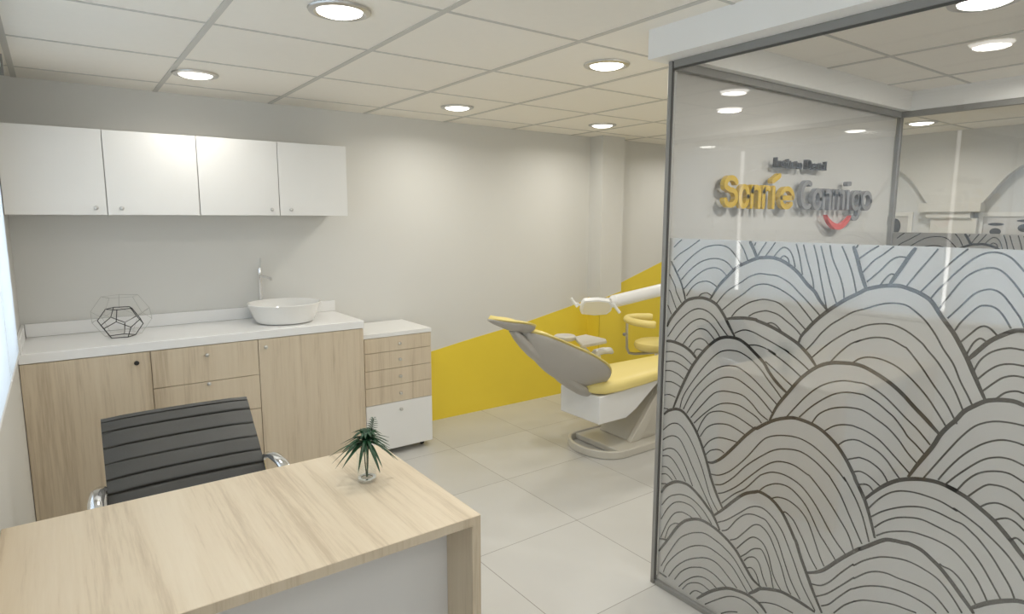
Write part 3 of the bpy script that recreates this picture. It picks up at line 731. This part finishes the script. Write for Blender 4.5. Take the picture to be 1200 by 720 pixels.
def wires(W, E, r):
    bm = BM()
    for i, j in E: tube(bm, [W[i], W[j]], r, 6)
    for p in W: lathe_axis(bm, p-Vector((0,0,r)), (0,0,1), [(r*.5,0),(r*1.1,r*.6),(r*1.1,r*1.4),(r*.5,r*2)], 8)
    return bm
W, E = dodeca((.156, 2.475, .5995), .066, .0475, 1.0); obj('inner_frame', wires(W, E, .0014), M_wire, to)
W, E = dodeca((.163, 2.515, .5995), .092, .066, .62); o = obj('outer_frame', wires(W, E, .0006), M_wire2, to); o['label'] = 'pale thin outer wire frame'

# mobile drawer pedestal
tm = thing('drawer_pedestal', (1.13, 2.5, 0), 'white mobile drawer pedestal with four oak drawers and a white file drawer', 'drawer unit')
YD = 2.352
bm = BM(); box(bm, .9725, 1.2805, YD+.0125, 2.632, .030, .512); obj('cabinet_body', bm, M_white, tm, bevel=.0015)
bm = BM(); box(bm, .971, 1.282, YD-.001, 2.634, .5125, .530); obj('pedestal_top', bm, M_white, tm, bevel=.002)
zz = [.512, .4495, .376, .304, .229, .026]
for i in range(5):
    d = front(tm, 'drawer', .973, 1.280, zz[i+1], zz[i], YD, W_z if i < 4 else M_white)
    if i == 4: d['label'] = 'white file drawer front'
    knob(d, 1.127, YD, (zz[i]+zz[i+1])/2 if i < 4 else .196)
for x in (1.005, 1.25):
    for y in (2.40, 2.60):
        bm = BM(); lathe_axis(bm, (x-.008, y, .0115), (1,0,0), [(.006,0),(.0115,.002),(.0115,.014),(.006,.016)], 16); box(bm, x-.010, x+.010, y-.008, y+.010, .018, .0298)
        obj('caster', bm, M_black, tm)

# ================================================================ DESK
DX0, DX1, DY0, DY1, DZ = -.1185, .5905, .907, 1.352, .460
td = thing('desk', (.24, 1.13, 0), 'pale oak desk with slab sides and a white modesty panel', 'desk')
bm = BM(); box(bm, DX0, DX1, DY0, DY1, DZ-.0185, DZ); obj('desk_top', bm, W_y, td, bevel=.0015)
bm = BM(); box(bm, DX1-.0185, DX1, DY0, DY1, 0, DZ-.0187); obj('side_panel', bm, W_z, td, bevel=.0015)
bm = BM(); box(bm, DX0, DX0+.0185, DY0, DY1, 0, DZ-.0187); obj('side_panel', bm, W_z, td, bevel=.0015)
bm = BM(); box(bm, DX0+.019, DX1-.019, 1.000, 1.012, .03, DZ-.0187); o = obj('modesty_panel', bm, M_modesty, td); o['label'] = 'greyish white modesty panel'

for a in ((DX0+.001, DX1-.001, DZ-.0175, DZ-.001),):
    bm = BM(); box(bm, a[0], a[1], DY0-.0006, DY0-.0001, a[2], a[3]); o = obj('edge_band', bm, W_end, td); o['label'] = 'darker end grain edge of the desk top'
bm = BM(); box(bm, DX1-.0175, DX1-.001, DY0-.0006, DY0-.0001, 0, DZ-.0176); o = obj('edge_band', bm, W_end, td); o['label'] = 'darker front edge of the right side panel'

# palm sprig in a glass
tv = thing('glass_vase', (.482, 1.172, DZ), 'small clear glass vase near the desk corner', 'vase')
vx, vy = .482, 1.172
bm = BM(); lathe(bm, (vx, vy, DZ+.0003), [(.019,0),(.0205,.002),(.0205,.062),(.0195,.062),(.0193,.006),(.002,.005)], 32); obj('glass_wall', bm, M_vase, tv, smooth=True)
bm = BM(); lathe(bm, (vx, vy, DZ+.0055), [(.012,0),(.0188,.0003),(.0188,.0022),(.012,.0018)], 32, cap=False); obj('vase_base', bm, M_chrome, tv, smooth=True)
tl = thing('palm_sprig', (vx, vy, DZ+.007), 'dark green palm leaves fanning out of the small glass vase', 'plant')
rnd = random.Random(4)
bm = BM()
for dx, dy in ((-.003,.0),(.004,.002),(.0,-.003)): tube(bm, [(vx+dx*.3, vy+dy*.3, DZ+.008), (vx+dx, vy+dy, DZ+.04), (vx+dx*1.6, vy+dy*1.6, DZ+.082)], .0012, 6)
obj('stem', bm, M_leaf, tl, smooth=True)
def leaf(bm, base, az, L, rise, droop, wd, n=9):
    d = Vector((math.cos(az), math.sin(az), 0)); s = Vector((-d.y, d.x, 0)); pv = None
    for i in range(n+1):
        t = i/n; c = Vector(base)+d*(L*(1-math.cos(t*1.45))/.88*.55+L*t*.45)+Vector((0,0,1))*(rise*math.sin(min(t*1.6, 1)*math.pi/2)-droop*t**2.1)
        hw = wd*math.sin(math.pi*min(1, t*.93+.07))**.7*(1-t*.25)
        if i == n: hw = wd*.03
        row = [bm.verts.new(c-s*hw), bm.verts.new(c+Vector((0,0,-hw*.35))), bm.verts.new(c+s*hw)]
        row2 = [bm.verts.new(v.co+Vector((0,0,-.0003))) for v in row]
        if pv:
            for k in (0, 1):
                bm.faces.new((pv[0][k], pv[0][k+1], row[k+1], row[k])); bm.faces.new((pv[1][k], row2[k], row2[k+1], pv[1][k+1]))
            bm.faces.new((pv[0][0], row[0], row2[0], pv[1][0])); bm.faces.new((pv[0][2], pv[1][2], row2[2], row[2]))
        pv = (row, row2)
for i in range(58):
    az = i*2.39996+rnd.uniform(-.2,.2); ring = i % 3
    L = (.066, .052, .030)[ring]*rnd.uniform(.85,1.15); rise = (.010,.021,.034)[ring]; dr = (.040,.022,.012)[ring]*rnd.uniform(.8,1.2)
    bm = BM(); leaf(bm, (vx+rnd.uniform(-.003,.003), vy+rnd.uniform(-.003,.003), DZ+.078), az, L, rise, dr, .0042)
    obj('leaf', bm, M_leaf, tl, smooth=True)
# little feathery sprig
bm = BM(); b0 = Vector((vx+.012, vy+.006, DZ+.088)); tp_ = Vector((vx+.022, vy+.010, DZ+.121))
tube(bm, [(vx, vy, DZ+.07), b0, tp_], [.001,.0009,.0005], 6)
for i in range(9):
    t = i/8; c = b0.lerp(tp_, t); L = .0135*math.sin(math.pi*(.25+.6*t))
    for s in (-1, 1): leaf(bm, c, -.63+(0 if s > 0 else math.pi)+.25*s, L, .008, .001, .0030, 4)
o = obj('feathery_leaf', bm, M_leaf2, tl, smooth=True); o['label'] = 'grey-green feathery leaf'

# ================================================================ OFFICE CHAIR
tc_ = thing('office_chair', (.20, 1.46, 0), 'dark grey ribbed office chair with chrome arms behind the desk', 'chair')
cx = .2035
def backprof(t):   # t 0 seat crease .. 1 top : (y, z, halfwidth)
    P = [(1.435,.285,.158),(1.475,.325,.160),(1.500,.370,.160),(1.530,.420,.159),(1.565,.460,.158),(1.600,.495,.157),(1.635,.533,.156),(1.650,.548,.155)]
    f = t*(len(P)-1); i = min(int(f), len(P)-2); f -= i
    return tuple(P[i][k]+(P[i+1][k]-P[i][k])*f for k in range(3))
rib = [0.0, .08, .165, .25, .331, .411, .496, .594, .707, .815, .922]
bm = BM(); fr = []; bk = []
n = 260
for i in range(n+1):
    t = i/n; y, z, hw = backprof(t)
    y1, z1, _ = backprof(min(1, t+.02)); y0, z0, _ = backprof(max(0, t-.02)); T = Vector((0, y1-y0, z1-z0)).normalized(); Nn = Vector((0, -T.z, T.y))
    dist = min(abs(t-r) for r in rib); off = .006*(1-math.exp(-(dist/.0045)**1.5)) + (0 if dist > .0 else 0)
    if t > .985: off *= max(0, (1-t)/.015)
    a = []; b = []
    for k in range(9):
        u = -1+k/4; x = cx+hw*u; bow = .010*u*u
        edge = 1 if abs(u) < .99 else .3
        pf = Vector((x, y-bow, z))+Nn*(off*edge+.003); pb = Vector((x, y-bow, z))-Nn*(off*edge*.6+.003)
        a.append(bm.verts.new(pf)); b.append(bm.verts.new(pb))
    fr.append(a); bk.append(b)
for i in range(n):
    for k in range(8):
        bm.faces.new((fr[i][k], fr[i][k+1], fr[i+1][k+1], fr[i+1][k])); bm.faces.new((bk[i][k], bk[i+1][k], bk[i+1][k+1], bk[i][k+1]))
    bm.faces.new((fr[i][0], fr[i+1][0], bk[i+1][0], bk[i][0])); bm.faces.new((fr[i][8], bk[i][8], bk[i+1][8], fr[i+1][8]))
for k in range(8):
    bm.faces.new((fr[0][k], bk[0][k], bk[0][k+1], fr[0][k+1])); bm.faces.new((fr[n][k], fr[n][k+1], bk[n][k+1], bk[n][k]))
obj('backrest', bm, M_leather, tc_, smooth=True)
bm = BM()
sp = [(1.432,.275),(1.40,.268),(1.33,.272),(1.24,.276),(1.16,.272),(1.14,.262)]
for (a, b) in zip(sp, sp[1:]):
    m = 6
    for j in range(m):
        pass
sec = smooth_line(sp, 8)
A = [(y, z+.008+.003*abs(math.sin(i*.55))) for i, (y, z) in enumerate(sec)]; B_ = [(y, z-.010) for y, z in sec]
prism(bm, A+B_[::-1], 'x', cx-.158, cx+.158); obj('seat', bm, M_leather, tc_, smooth=True, bevel=.004)
for s in (-1, 1):
    x = cx+s*.170; path = [(x-s*.008, 1.530, .418), (x-s*.002, 1.518, .432), (x+s*.006, 1.490, .436), (x+s*.012, 1.445, .433), (x+s*.014, 1.412, .424), (x+s*.014, 1.385, .404), (x+s*.012, 1.376, .37), (x+s*.004, 1.38, .31), (x-s*.004, 1.40, .272), (x-s*.006, 1.43, .262)]
    q = [Vector(p) for p in path]; bm = BM(); tube(bm, q, [.004,.006,.007,.007,.007,.007,.006,.006,.006,.006], 12, sx=2.0); obj('armrest', bm, M_chrome, tc_, smooth=True)
    bm = BM(); tube(bm, [(x-s*.010, 1.540, .418), (x-s*.006, 1.49, .325), (x-s*.003, 1.45, .275), (x-s*.003, 1.35, .262), (x-s*.003, 1.16, .262)], .0055, 10); obj('side_frame', bm, M_chrome, tc_, smooth=True)
bm = BM(); lathe(bm, (cx, 1.32, .10), [(.016,0),(.016,.09),(.011,.092),(.011,.155)], 20); obj('gas_column', bm, M_chrome, tc_, smooth=True)
bm = BM(); box(bm, cx-.150, cx+.150, 1.30, 1.34, .2535, .2575); box(bm, cx-.05, cx+.05, 1.26, 1.38, .244, .2535); obj('seat_mount', bm, M_alu, tc_)
for k in range(5):
    a = k*2*math.pi/5+.3; d = Vector((math.cos(a), math.sin(a), 0)); c = Vector((cx, 1.32, .095))
    bm = BM(); tube(bm, [c+d*.012, c+d*.09+Vector((0,0,-.02)), c+d*.18+Vector((0,0,-.045))], [.016,.012,.009], 10); lg = obj('leg', bm, M_chrome, tc_, smooth=True)
    e = c+d*.178; bm = BM(); lathe_axis(bm, (e.x-d.y*-.012, e.y-d.x*.012, .0182), (-d.y, d.x, 0), [(.008,0),(.018,.003),(.018,.021),(.008,.024)], 16); tube(bm, [(e.x, e.y, .03), (e.x, e.y, .046)], .005, 8); obj('caster', bm, M_black, lg)

# ================================================================ DENTAL CHAIR
YCn = 1.90
tk_ = thing('dental_chair', (2.1, YCn, 0), 'reclined dental chair with yellow upholstery on a white body and grey base', 'dental chair')
# base: plate and end rim
bm = BM(); box(bm, 1.85, 2.75, 1.755, 2.045, .001, .026); obj('base_plate', bm, M_chairbase, tk_, bevel=.006)
def arc2(cx_, cy_, r, a0, a1, n): return [(cx_+r*math.cos(math.radians(a0+(a1-a0)*i/n)), cy_+r*math.sin(math.radians(a0+(a1-a0)*i/n))) for i in range(n+1)]
outer = [(2.75,1.742)]+[(1.87-(.130)*math.sin(math.radians(a))**.9 if a > 0 else 1.87, 1.90-.158*math.cos(math.radians(a))) for a in range(0, 181, 10)]+[(2.75,2.058)]
inner = [(2.75,1.7575)]+[(1.868-(.112)*math.sin(math.radians(a))**.9 if a > 0 else 1.868, 1.90-.1425*math.cos(math.radians(a))) for a in range(0, 181, 10)]+[(2.75,2.0425)]
bm = BM(); n = len(outer)
for z in (.0005, .034):
    pass
Vo = [[bm.verts.new((p[0], p[1], z)) for p in outer] for z in (.0005,.034)]; Vi = [[bm.verts.new((p[0], p[1], z)) for p in inner] for z in (.0005,.034)]
for i in range(n-1):
    bm.faces.new((Vo[0][i], Vo[0][i+1], Vo[1][i+1], Vo[1][i])); bm.faces.new((Vi[0][i], Vi[1][i], Vi[1][i+1], Vi[0][i+1]))
    bm.faces.new((Vo[1][i], Vo[1][i+1], Vi[1][i+1], Vi[1][i])); bm.faces.new((Vo[0][i], Vi[0][i], Vi[0][i+1], Vo[0][i+1]))
for e in (0, n-1): bm.faces.new((Vo[0][e], Vo[1][e], Vi[1][e], Vi[0][e]))
obj('base_rim', bm, M_chairbase, tk_, bevel=.006)
bm = BM(); prism(bm, [(1.962,.0265),(2.32,.0265),(2.56,.30),(2.20,.30),(2.075,.165)], 'y', 1.812, 1.835); prism(bm, [(1.955,.0265),(2.02,.0265),(2.24,.29),(2.175,.29)], 'y', 1.806, 1.812)
prism(bm, [(1.97,.0265),(2.30,.0265),(2.54,.30),(2.19,.30)], 'y', 1.835, 2.015); obj('lift_arm', bm, M_chairbase, tk_, bevel=.006)
bm = BM(); prism(bm, [(1.745,.156),(1.905,.156),(1.965,.185),(2.10,.280),(2.60,.30),(2.60,.318),(2.10,.292),(1.745,.274)], 'y', 1.786, 2.03); obj('seat_body', bm, M_chairwhite, tk_, bevel=.006)
# cushion
def loft(rows, closed_ends=True):
    bm = BM(); R = [[bm.verts.new(p) for p in r] for r in rows]; m = len(rows[0])
    for a, b in zip(R, R[1:]):
        for k in range(m): bm.faces.new((a[k], a[(k+1) % m], b[(k+1) % m], b[k]))
    bm.faces.new(R[0][::-1]); bm.faces.new(R[-1]); return bm
def sect(n=24, e=.45):   # rounded-box section, unit
    out = []
    for k in range(n):
        a = 2*math.pi*k/n; c, s = math.cos(a), math.sin(a)
        out.append((math.copysign(abs(c)**e, c), math.copysign(abs(s)**e, s)))
    return out
rows = []
for i, (x, hw, th) in enumerate([(1.728,.040,.006),(1.733,.072,.014),(1.748,.102,.021),(1.78,.124,.026),(1.86,.132,.027),(2.0,.129,.026),(2.2,.113,.023),(2.4,.100,.021),(2.6,.090,.020),(2.70,.08,.016),(2.73,.05,.006)]):
    zc = .300+(x-1.75)*.030
    rows.append([(x, YCn+hw*c, zc+th*s+ (.012*(1-c*c) if s > 0 else 0)) for c, s in sect()])
obj('seat_cushion', loft(rows), M_pad, tk_, smooth=True)
# reclined backrest: frame along the recline
B0 = Vector((1.800, YCn, .224)); D = Vector((-.795, 0, .606)); NN = Vector((.606, 0, .795))
def plate(S, th, lift=0, m=14, bulge=0):
    """S: (s, halfwidth, normal offset, wing). returns closed surface of a curved plate"""
    bm = BM(); T = []; U = []
    for s, hw, n0, wg in S:
        a = []; b = []
        for k in range(m+1):
            u = -1+2*k/m; p = B0+D*s+Vector((0, hw*u, 0))+NN*(n0+wg*abs(u)**1.7+lift)
            e = th*(1-abs(u)**6)**.5 if abs(u) < 1 else th*.15
            g = bulge*(1-u*u)**1.1*math.sin(math.pi*min(1, max(0, (s-S[0][0])/(S[-1][0]-S[0][0]))**1.15))**.7 if bulge and abs(u) < 1 else 0
            a.append(bm.verts.new(p+NN*e)); b.append(bm.verts.new(p-NN*(e*.4+g)))
        T.append(a); U.append(b)
    for i in range(len(S)-1):
        for k in range(m):
            bm.faces.new((T[i][k], T[i][k+1], T[i+1][k+1], T[i+1][k])); bm.faces.new((U[i][k], U[i+1][k], U[i+1][k+1], U[i][k+1]))
        bm.faces.new((T[i][0], T[i+1][0], U[i+1][0], U[i][0])); bm.faces.new((T[i][m], U[i][m], U[i+1][m], T[i+1][m]))
    for e in (0, -1): 
        for k in range(m): bm.faces.new((T[e][k], T[e][k+1], U[e][k+1], U[e][k]))
    bmesh.ops.remove_doubles(bm, verts=bm.verts, dist=1e-6)
    return bm
def interp(P, n=28):
    out = []
    for i in range(n+1):
        s = P[0][0]+(P[-1][0]-P[0][0])*i/n
        for a, b in zip(P, P[1:]):
            if a[0]-1e-9 <= s <= b[0]+1e-9:
                t = (s-a[0])/(b[0]-a[0]); t2 = t
                out.append((s,)+tuple(a[k]+(b[k]-a[k])*t2 for k in (1, 2, 3))); break
    return out
def smoothS(P, n=6):
    out = []
    for i in range(len(P)-1):
        a = P[max(i-1,0)]; b = P[i]; c = P[i+1]; d = P[min(i+2,len(P)-1)]
        for k in range(n):
            t = k/n; out.append(tuple(.5*((2*b[j])+(-a[j]+c[j])*t+(2*a[j]-5*b[j]+4*c[j]-d[j])*t*t+(-a[j]+3*b[j]-3*c[j]+d[j])*t**3) for j in range(4)))
    out.append(P[-1]); return out
BK = [(.038,.015,.044,.001),(.048,.062,.042,.016),(.066,.100,.040,.044),(.098,.135,.036,.068),(.145,.156,.032,.082),(.200,.160,.030,.083),(.270,.148,.031,.074),(.340,.124,.034,.058),(.400,.108,.038,.042),(.445,.084,.042,.028),(.475,.055,.045,.014),(.495,.022,.046,.003),(.502,.006,.046,.001)]
obj('backrest_shell', plate(smoothS(BK), .006, bulge=.050), M_shell, tk_, smooth=True)
obj('backrest_cushion', plate(smoothS([(s, w*.985, n0, wg) for s, w, n0, wg in BK]), .016, lift=.010), M_pad, tk_, smooth=True)
HK = [(.482,.018,.048,.006),(.488,.046,.047,.018),(.506,.070,.044,.030),(.535,.076,.038,.028),(.568,.066,.030,.020),(.600,.046,.022,.010),(.635,.026,.010,.004),(.655,.012,.003,.001),(.662,.003,.000,0)]
hs = obj('headrest_shell', plate(smoothS(HK), .005, bulge=.014), M_shell, tk_, smooth=True)
obj('headrest_cushion', plate(smoothS([(s, w*.98, n0, wg) for s, w, n0, wg in HK]), .012, lift=.008), M_pad, tk_, smooth=True)
# spine hump under the shell and hinge strut
rows = []
for s, hw, n0, th in [(-.015,.030,.028,.010),(.0,.048,.024,.016),(.05,.060,.014,.020),(.12,.064,.008,.022),(.18,.060,.006,.022),(.24,.050,.008,.020),(.28,.040,.010,.020),(.33,.036,.010,.022),(.40,.036,.010,.022),(.45,.034,.014,.020),(.50,.030,.020,.016),(.54,.020,.026,.010)]:
    rows.append([tuple(B0+D*s+Vector((0, hw*c, 0))+NN*(n0+th*sn)) for c, sn in sect(20, .8)])
obj('spine_cover', loft(rows), M_shell, tk_, smooth=True)
# armrests
def armrest(y, x0, x1, z):
    bm = BM(); tube(bm, [(x0, y, z-.030), (x0+.004, y, z-.012), (x0+.02, y, z), ((x0+x1)/2, y, z+.003), (x1-.015, y, z-.001), (x1, y, z-.012)], [.014,.017,.017,.016,.016,.010], 14, sx=1.4)
    tube(bm, [(x0+.03, y, z-.005), (x0+.03, y-(.02 if y > YCn else -.02), .30)], .010, 10)
    obj('armrest', bm, M_chairwhite, tk_, smooth=True)
armrest(2.095, 2.00, 2.12, .372); armrest(1.715, 2.085, 2.20, .345)
# tray on a swing arm
bm = BM(); prism(bm, [(1.83,1.985),(1.93,2.158),(2.02,2.172),(2.02,2.035),(1.99,1.998)], 'z', .434, .448); tr_ = obj('instrument_tray', bm, M_chairbase, tk_, bevel=.006)
bm = BM(); lathe(bm, (1.865, 2.145, .4545), [(.045,-.012),(.050,-.006),(.050,.006),(.045,.010),(.01,.009)], 28); obj('tray_bowl', bm, M_chairbase, tr_, smooth=True)
bm = BM(); tube(bm, [(1.95, 2.09, .433), (1.95, 2.12, .40), (2.02, 2.10, .33), (2.10, 2.05, .285), (2.16, 2.01, .27)], .014, 12); obj('tray_arm', bm, M_chairwhite, tk_, smooth=True)
# handpiece holder by the near side of the seat
bm = BM(); tube(bm, [(2.145, 1.745, .30), (2.145, 1.74, .37), (2.150, 1.735, .42)], .005, 10); tube(bm, [(2.145, 1.743, .255), (2.145, 1.745, .305)], .008, 10); obj('handpiece', bm, M_chrome, tk_, smooth=True)
bm = BM(); tube(bm, [(2.145, 1.745, .215), (2.145, 1.745, .252)], .009, 10); box(bm, 2.125, 2.165, 1.745, 1.79, .262, .272); obj('handpiece_holder', bm, M_black, tk_, smooth=True)

# ================================================================ OPERATING LIGHT
tq = thing('operating_light', (2.86, 1.88, 0), 'white dental operating light on a thick horizontal arm above the seat', 'lamp')
yl = 1.88
# head: faceted shallow box tilted to the chair
hc = Vector((1.800, yl, .640)); ax = Vector((.90, -.42, -.04)).normalized(); fz = Vector((-.42, -.68, -.42)).normalized(); fz = (fz-ax*fz.dot(ax)).normalized(); uy = fz.cross(ax)
def hp(a, b, c): return tuple(hc+ax*a+uy*b+fz*c)
bm = BM(); sec_ = [(-.066,-.020),(-.058,-.034),(0,-.040),(.052,-.034),(.068,-.016),(.068,.016),(.052,.034),(0,.040),(-.058,.034),(-.066,.020)]
back = [(a*.72, b*.6) for a, b in sec_]
V1 = [bm.verts.new(hp(a, b, .020)) for a, b in sec_]; V2 = [bm.verts.new(hp(a, b, 0)) for a, b in sec_]; V3 = [bm.verts.new(hp(a, b, -.022)) for a, b in back]
for A_, B__ in ((V1, V2), (V2, V3)):
    for i in range(10): bm.faces.new((A_[i], A_[(i+1) % 10], B__[(i+1) % 10], B__[i]))
bm.faces.new(V1[::-1]); bm.faces.new(V3); hd = obj('lamp_head', bm, M_chairwhite, tq, bevel=.004)
M_refl = plain('lamp_reflector', (.78,.74,.60), .25, noise=.02)
bm = BM(); pts = [hp(a*.86, b*.82, .0205) for a, b in sec_]; pts2 = [hp(a*.86, b*.82, .0225) for a, b in sec_]
A_ = [bm.verts.new(p) for p in pts]; B__ = [bm.verts.new(p) for p in pts2]; bm.faces.new(A_); bm.faces.new(B__[::-1])
for i in range(10): bm.faces.new((A_[i], B__[i], B__[(i+1) % 10], A_[(i+1) % 10]))
o = obj('reflector', bm, M_refl, hd); o['label'] = 'cream reflector panel'
for s in (-1, 1):
    bm = BM(); c0 = hc+ax*(s*.066); tube(bm, [c0, c0+ax*(s*.016)+uy*(-s*.006), c0+ax*(s*.018)+uy*(s*.0)+Vector((-s*-.0, 0, s*-.0))], .005, 8)
    d_ = Vector((.30, -.22, -.5)).normalized()
    m_ = c0+ax*(s*.018); tube(bm, [m_-d_*.034*(1 if s < 0 else .3), m_+d_*.034*(.3 if s < 0 else 1.15)], [.0065,.0065], 10); obj('handle', bm, M_chairwhite, hd, smooth=True)
bm = BM(); tube(bm, [(1.875, yl, .644), (1.90, yl, .647), (1.905, yl, .647), (2.60, yl, .715), (2.75, yl, .722), (2.86, yl, .724)], [.017,.022,.027,.029,.029,.029], 24); obj('arm', bm, M_chairwhite, tq, smooth=True)
bm = BM(); tube(bm, [(1.857, yl, .648), (1.878, yl, .646)], .020, 20); obj('arm_joint', bm, M_brushed, tq, smooth=True)
bm = BM(); lathe(bm, (2.86, yl, 0), [(.09,.001),(.09,.010),(.03,.016),(.028,.72),(.024,.75),(.01,.752)], 28); obj('pole', bm, M_chairwhite, tq, smooth=True)

# ================================================================ ASSISTANT STOOL
sx, sy, sz = 2.56, 2.20, .345
tt = thing('assistant_stool', (sx, sy, 0), 'yellow padded round stool with a curved support arm behind the dental chair', 'stool')
bm = BM(); lathe(bm, (sx, sy, sz-.048), [(.03,0),(.095,.002),(.112,.012),(.117,.028),(.112,.046),(.090,.056),(.01,.059)], 40); obj('seat', bm, M_pad, tt, smooth=True)
bm = BM(); lathe(bm, (sx, sy, 0.05), [(.018,0),(.018,.14),(.012,.142),(.012,.246)], 20); obj('gas_column', bm, M_chrome, tt, smooth=True)
for k in range(5):
    a = k*2*math.pi/5; d = Vector((math.cos(a), math.sin(a), 0)); c = Vector((sx, sy, .058))
    bm = BM(); tube(bm, [c+d*.012, c+d*.125+Vector((0,0,-.018))], [.012,.008], 10); lg = obj('leg', bm, M_chrome, tt, smooth=True)
    e = c+d*.120; bm = BM(); lathe_axis(bm, (e.x+d.y*.008, e.y-d.x*.008, .0142), (-d.y, d.x, 0), [(.006,0),(.014,.002),(.014,.014),(.006,.016)], 14); tube(bm, [(e.x, e.y, .024), (e.x, e.y, .036)], .004, 8); obj('caster', bm, M_black, lg)
px_, py_ = 2.402, 2.262
bm = BM(); tube(bm, [(sx, sy, .285), (px_+.05, py_-.015, .283), (px_+.014, py_-.004, .290), (px_, py_, .318), (px_-.004, py_, .40), (px_-.004, py_, .452)], .0075, 12); obj('support_post', bm, M_brushed, tt, smooth=True)
bm = BM(); lathe_axis(bm, (px_-.004, py_, .395), (-1,-.2,0), [(.004,.004),(.004,.016),(.009,.018),(.009,.026),(.004,.028)], 12); obj('adjusting_knob', bm, M_alu, tt, smooth=True)
bm = BM(); pts = smooth_line([(2.565,2.235),(2.510,2.285),(2.455,2.300),(2.410,2.275),(2.385,2.225),(2.378,2.170),(2.390,2.115),(2.414,2.080)], 4)
pts = [(p[0], p[1], .474-.008*i/len(pts)) for i, p in enumerate(pts)]
tube(bm, pts, [.014]+[.019]*(len(pts)-2)+[.014], 14); obj('support_arm', bm, M_pad, tt, smooth=True)
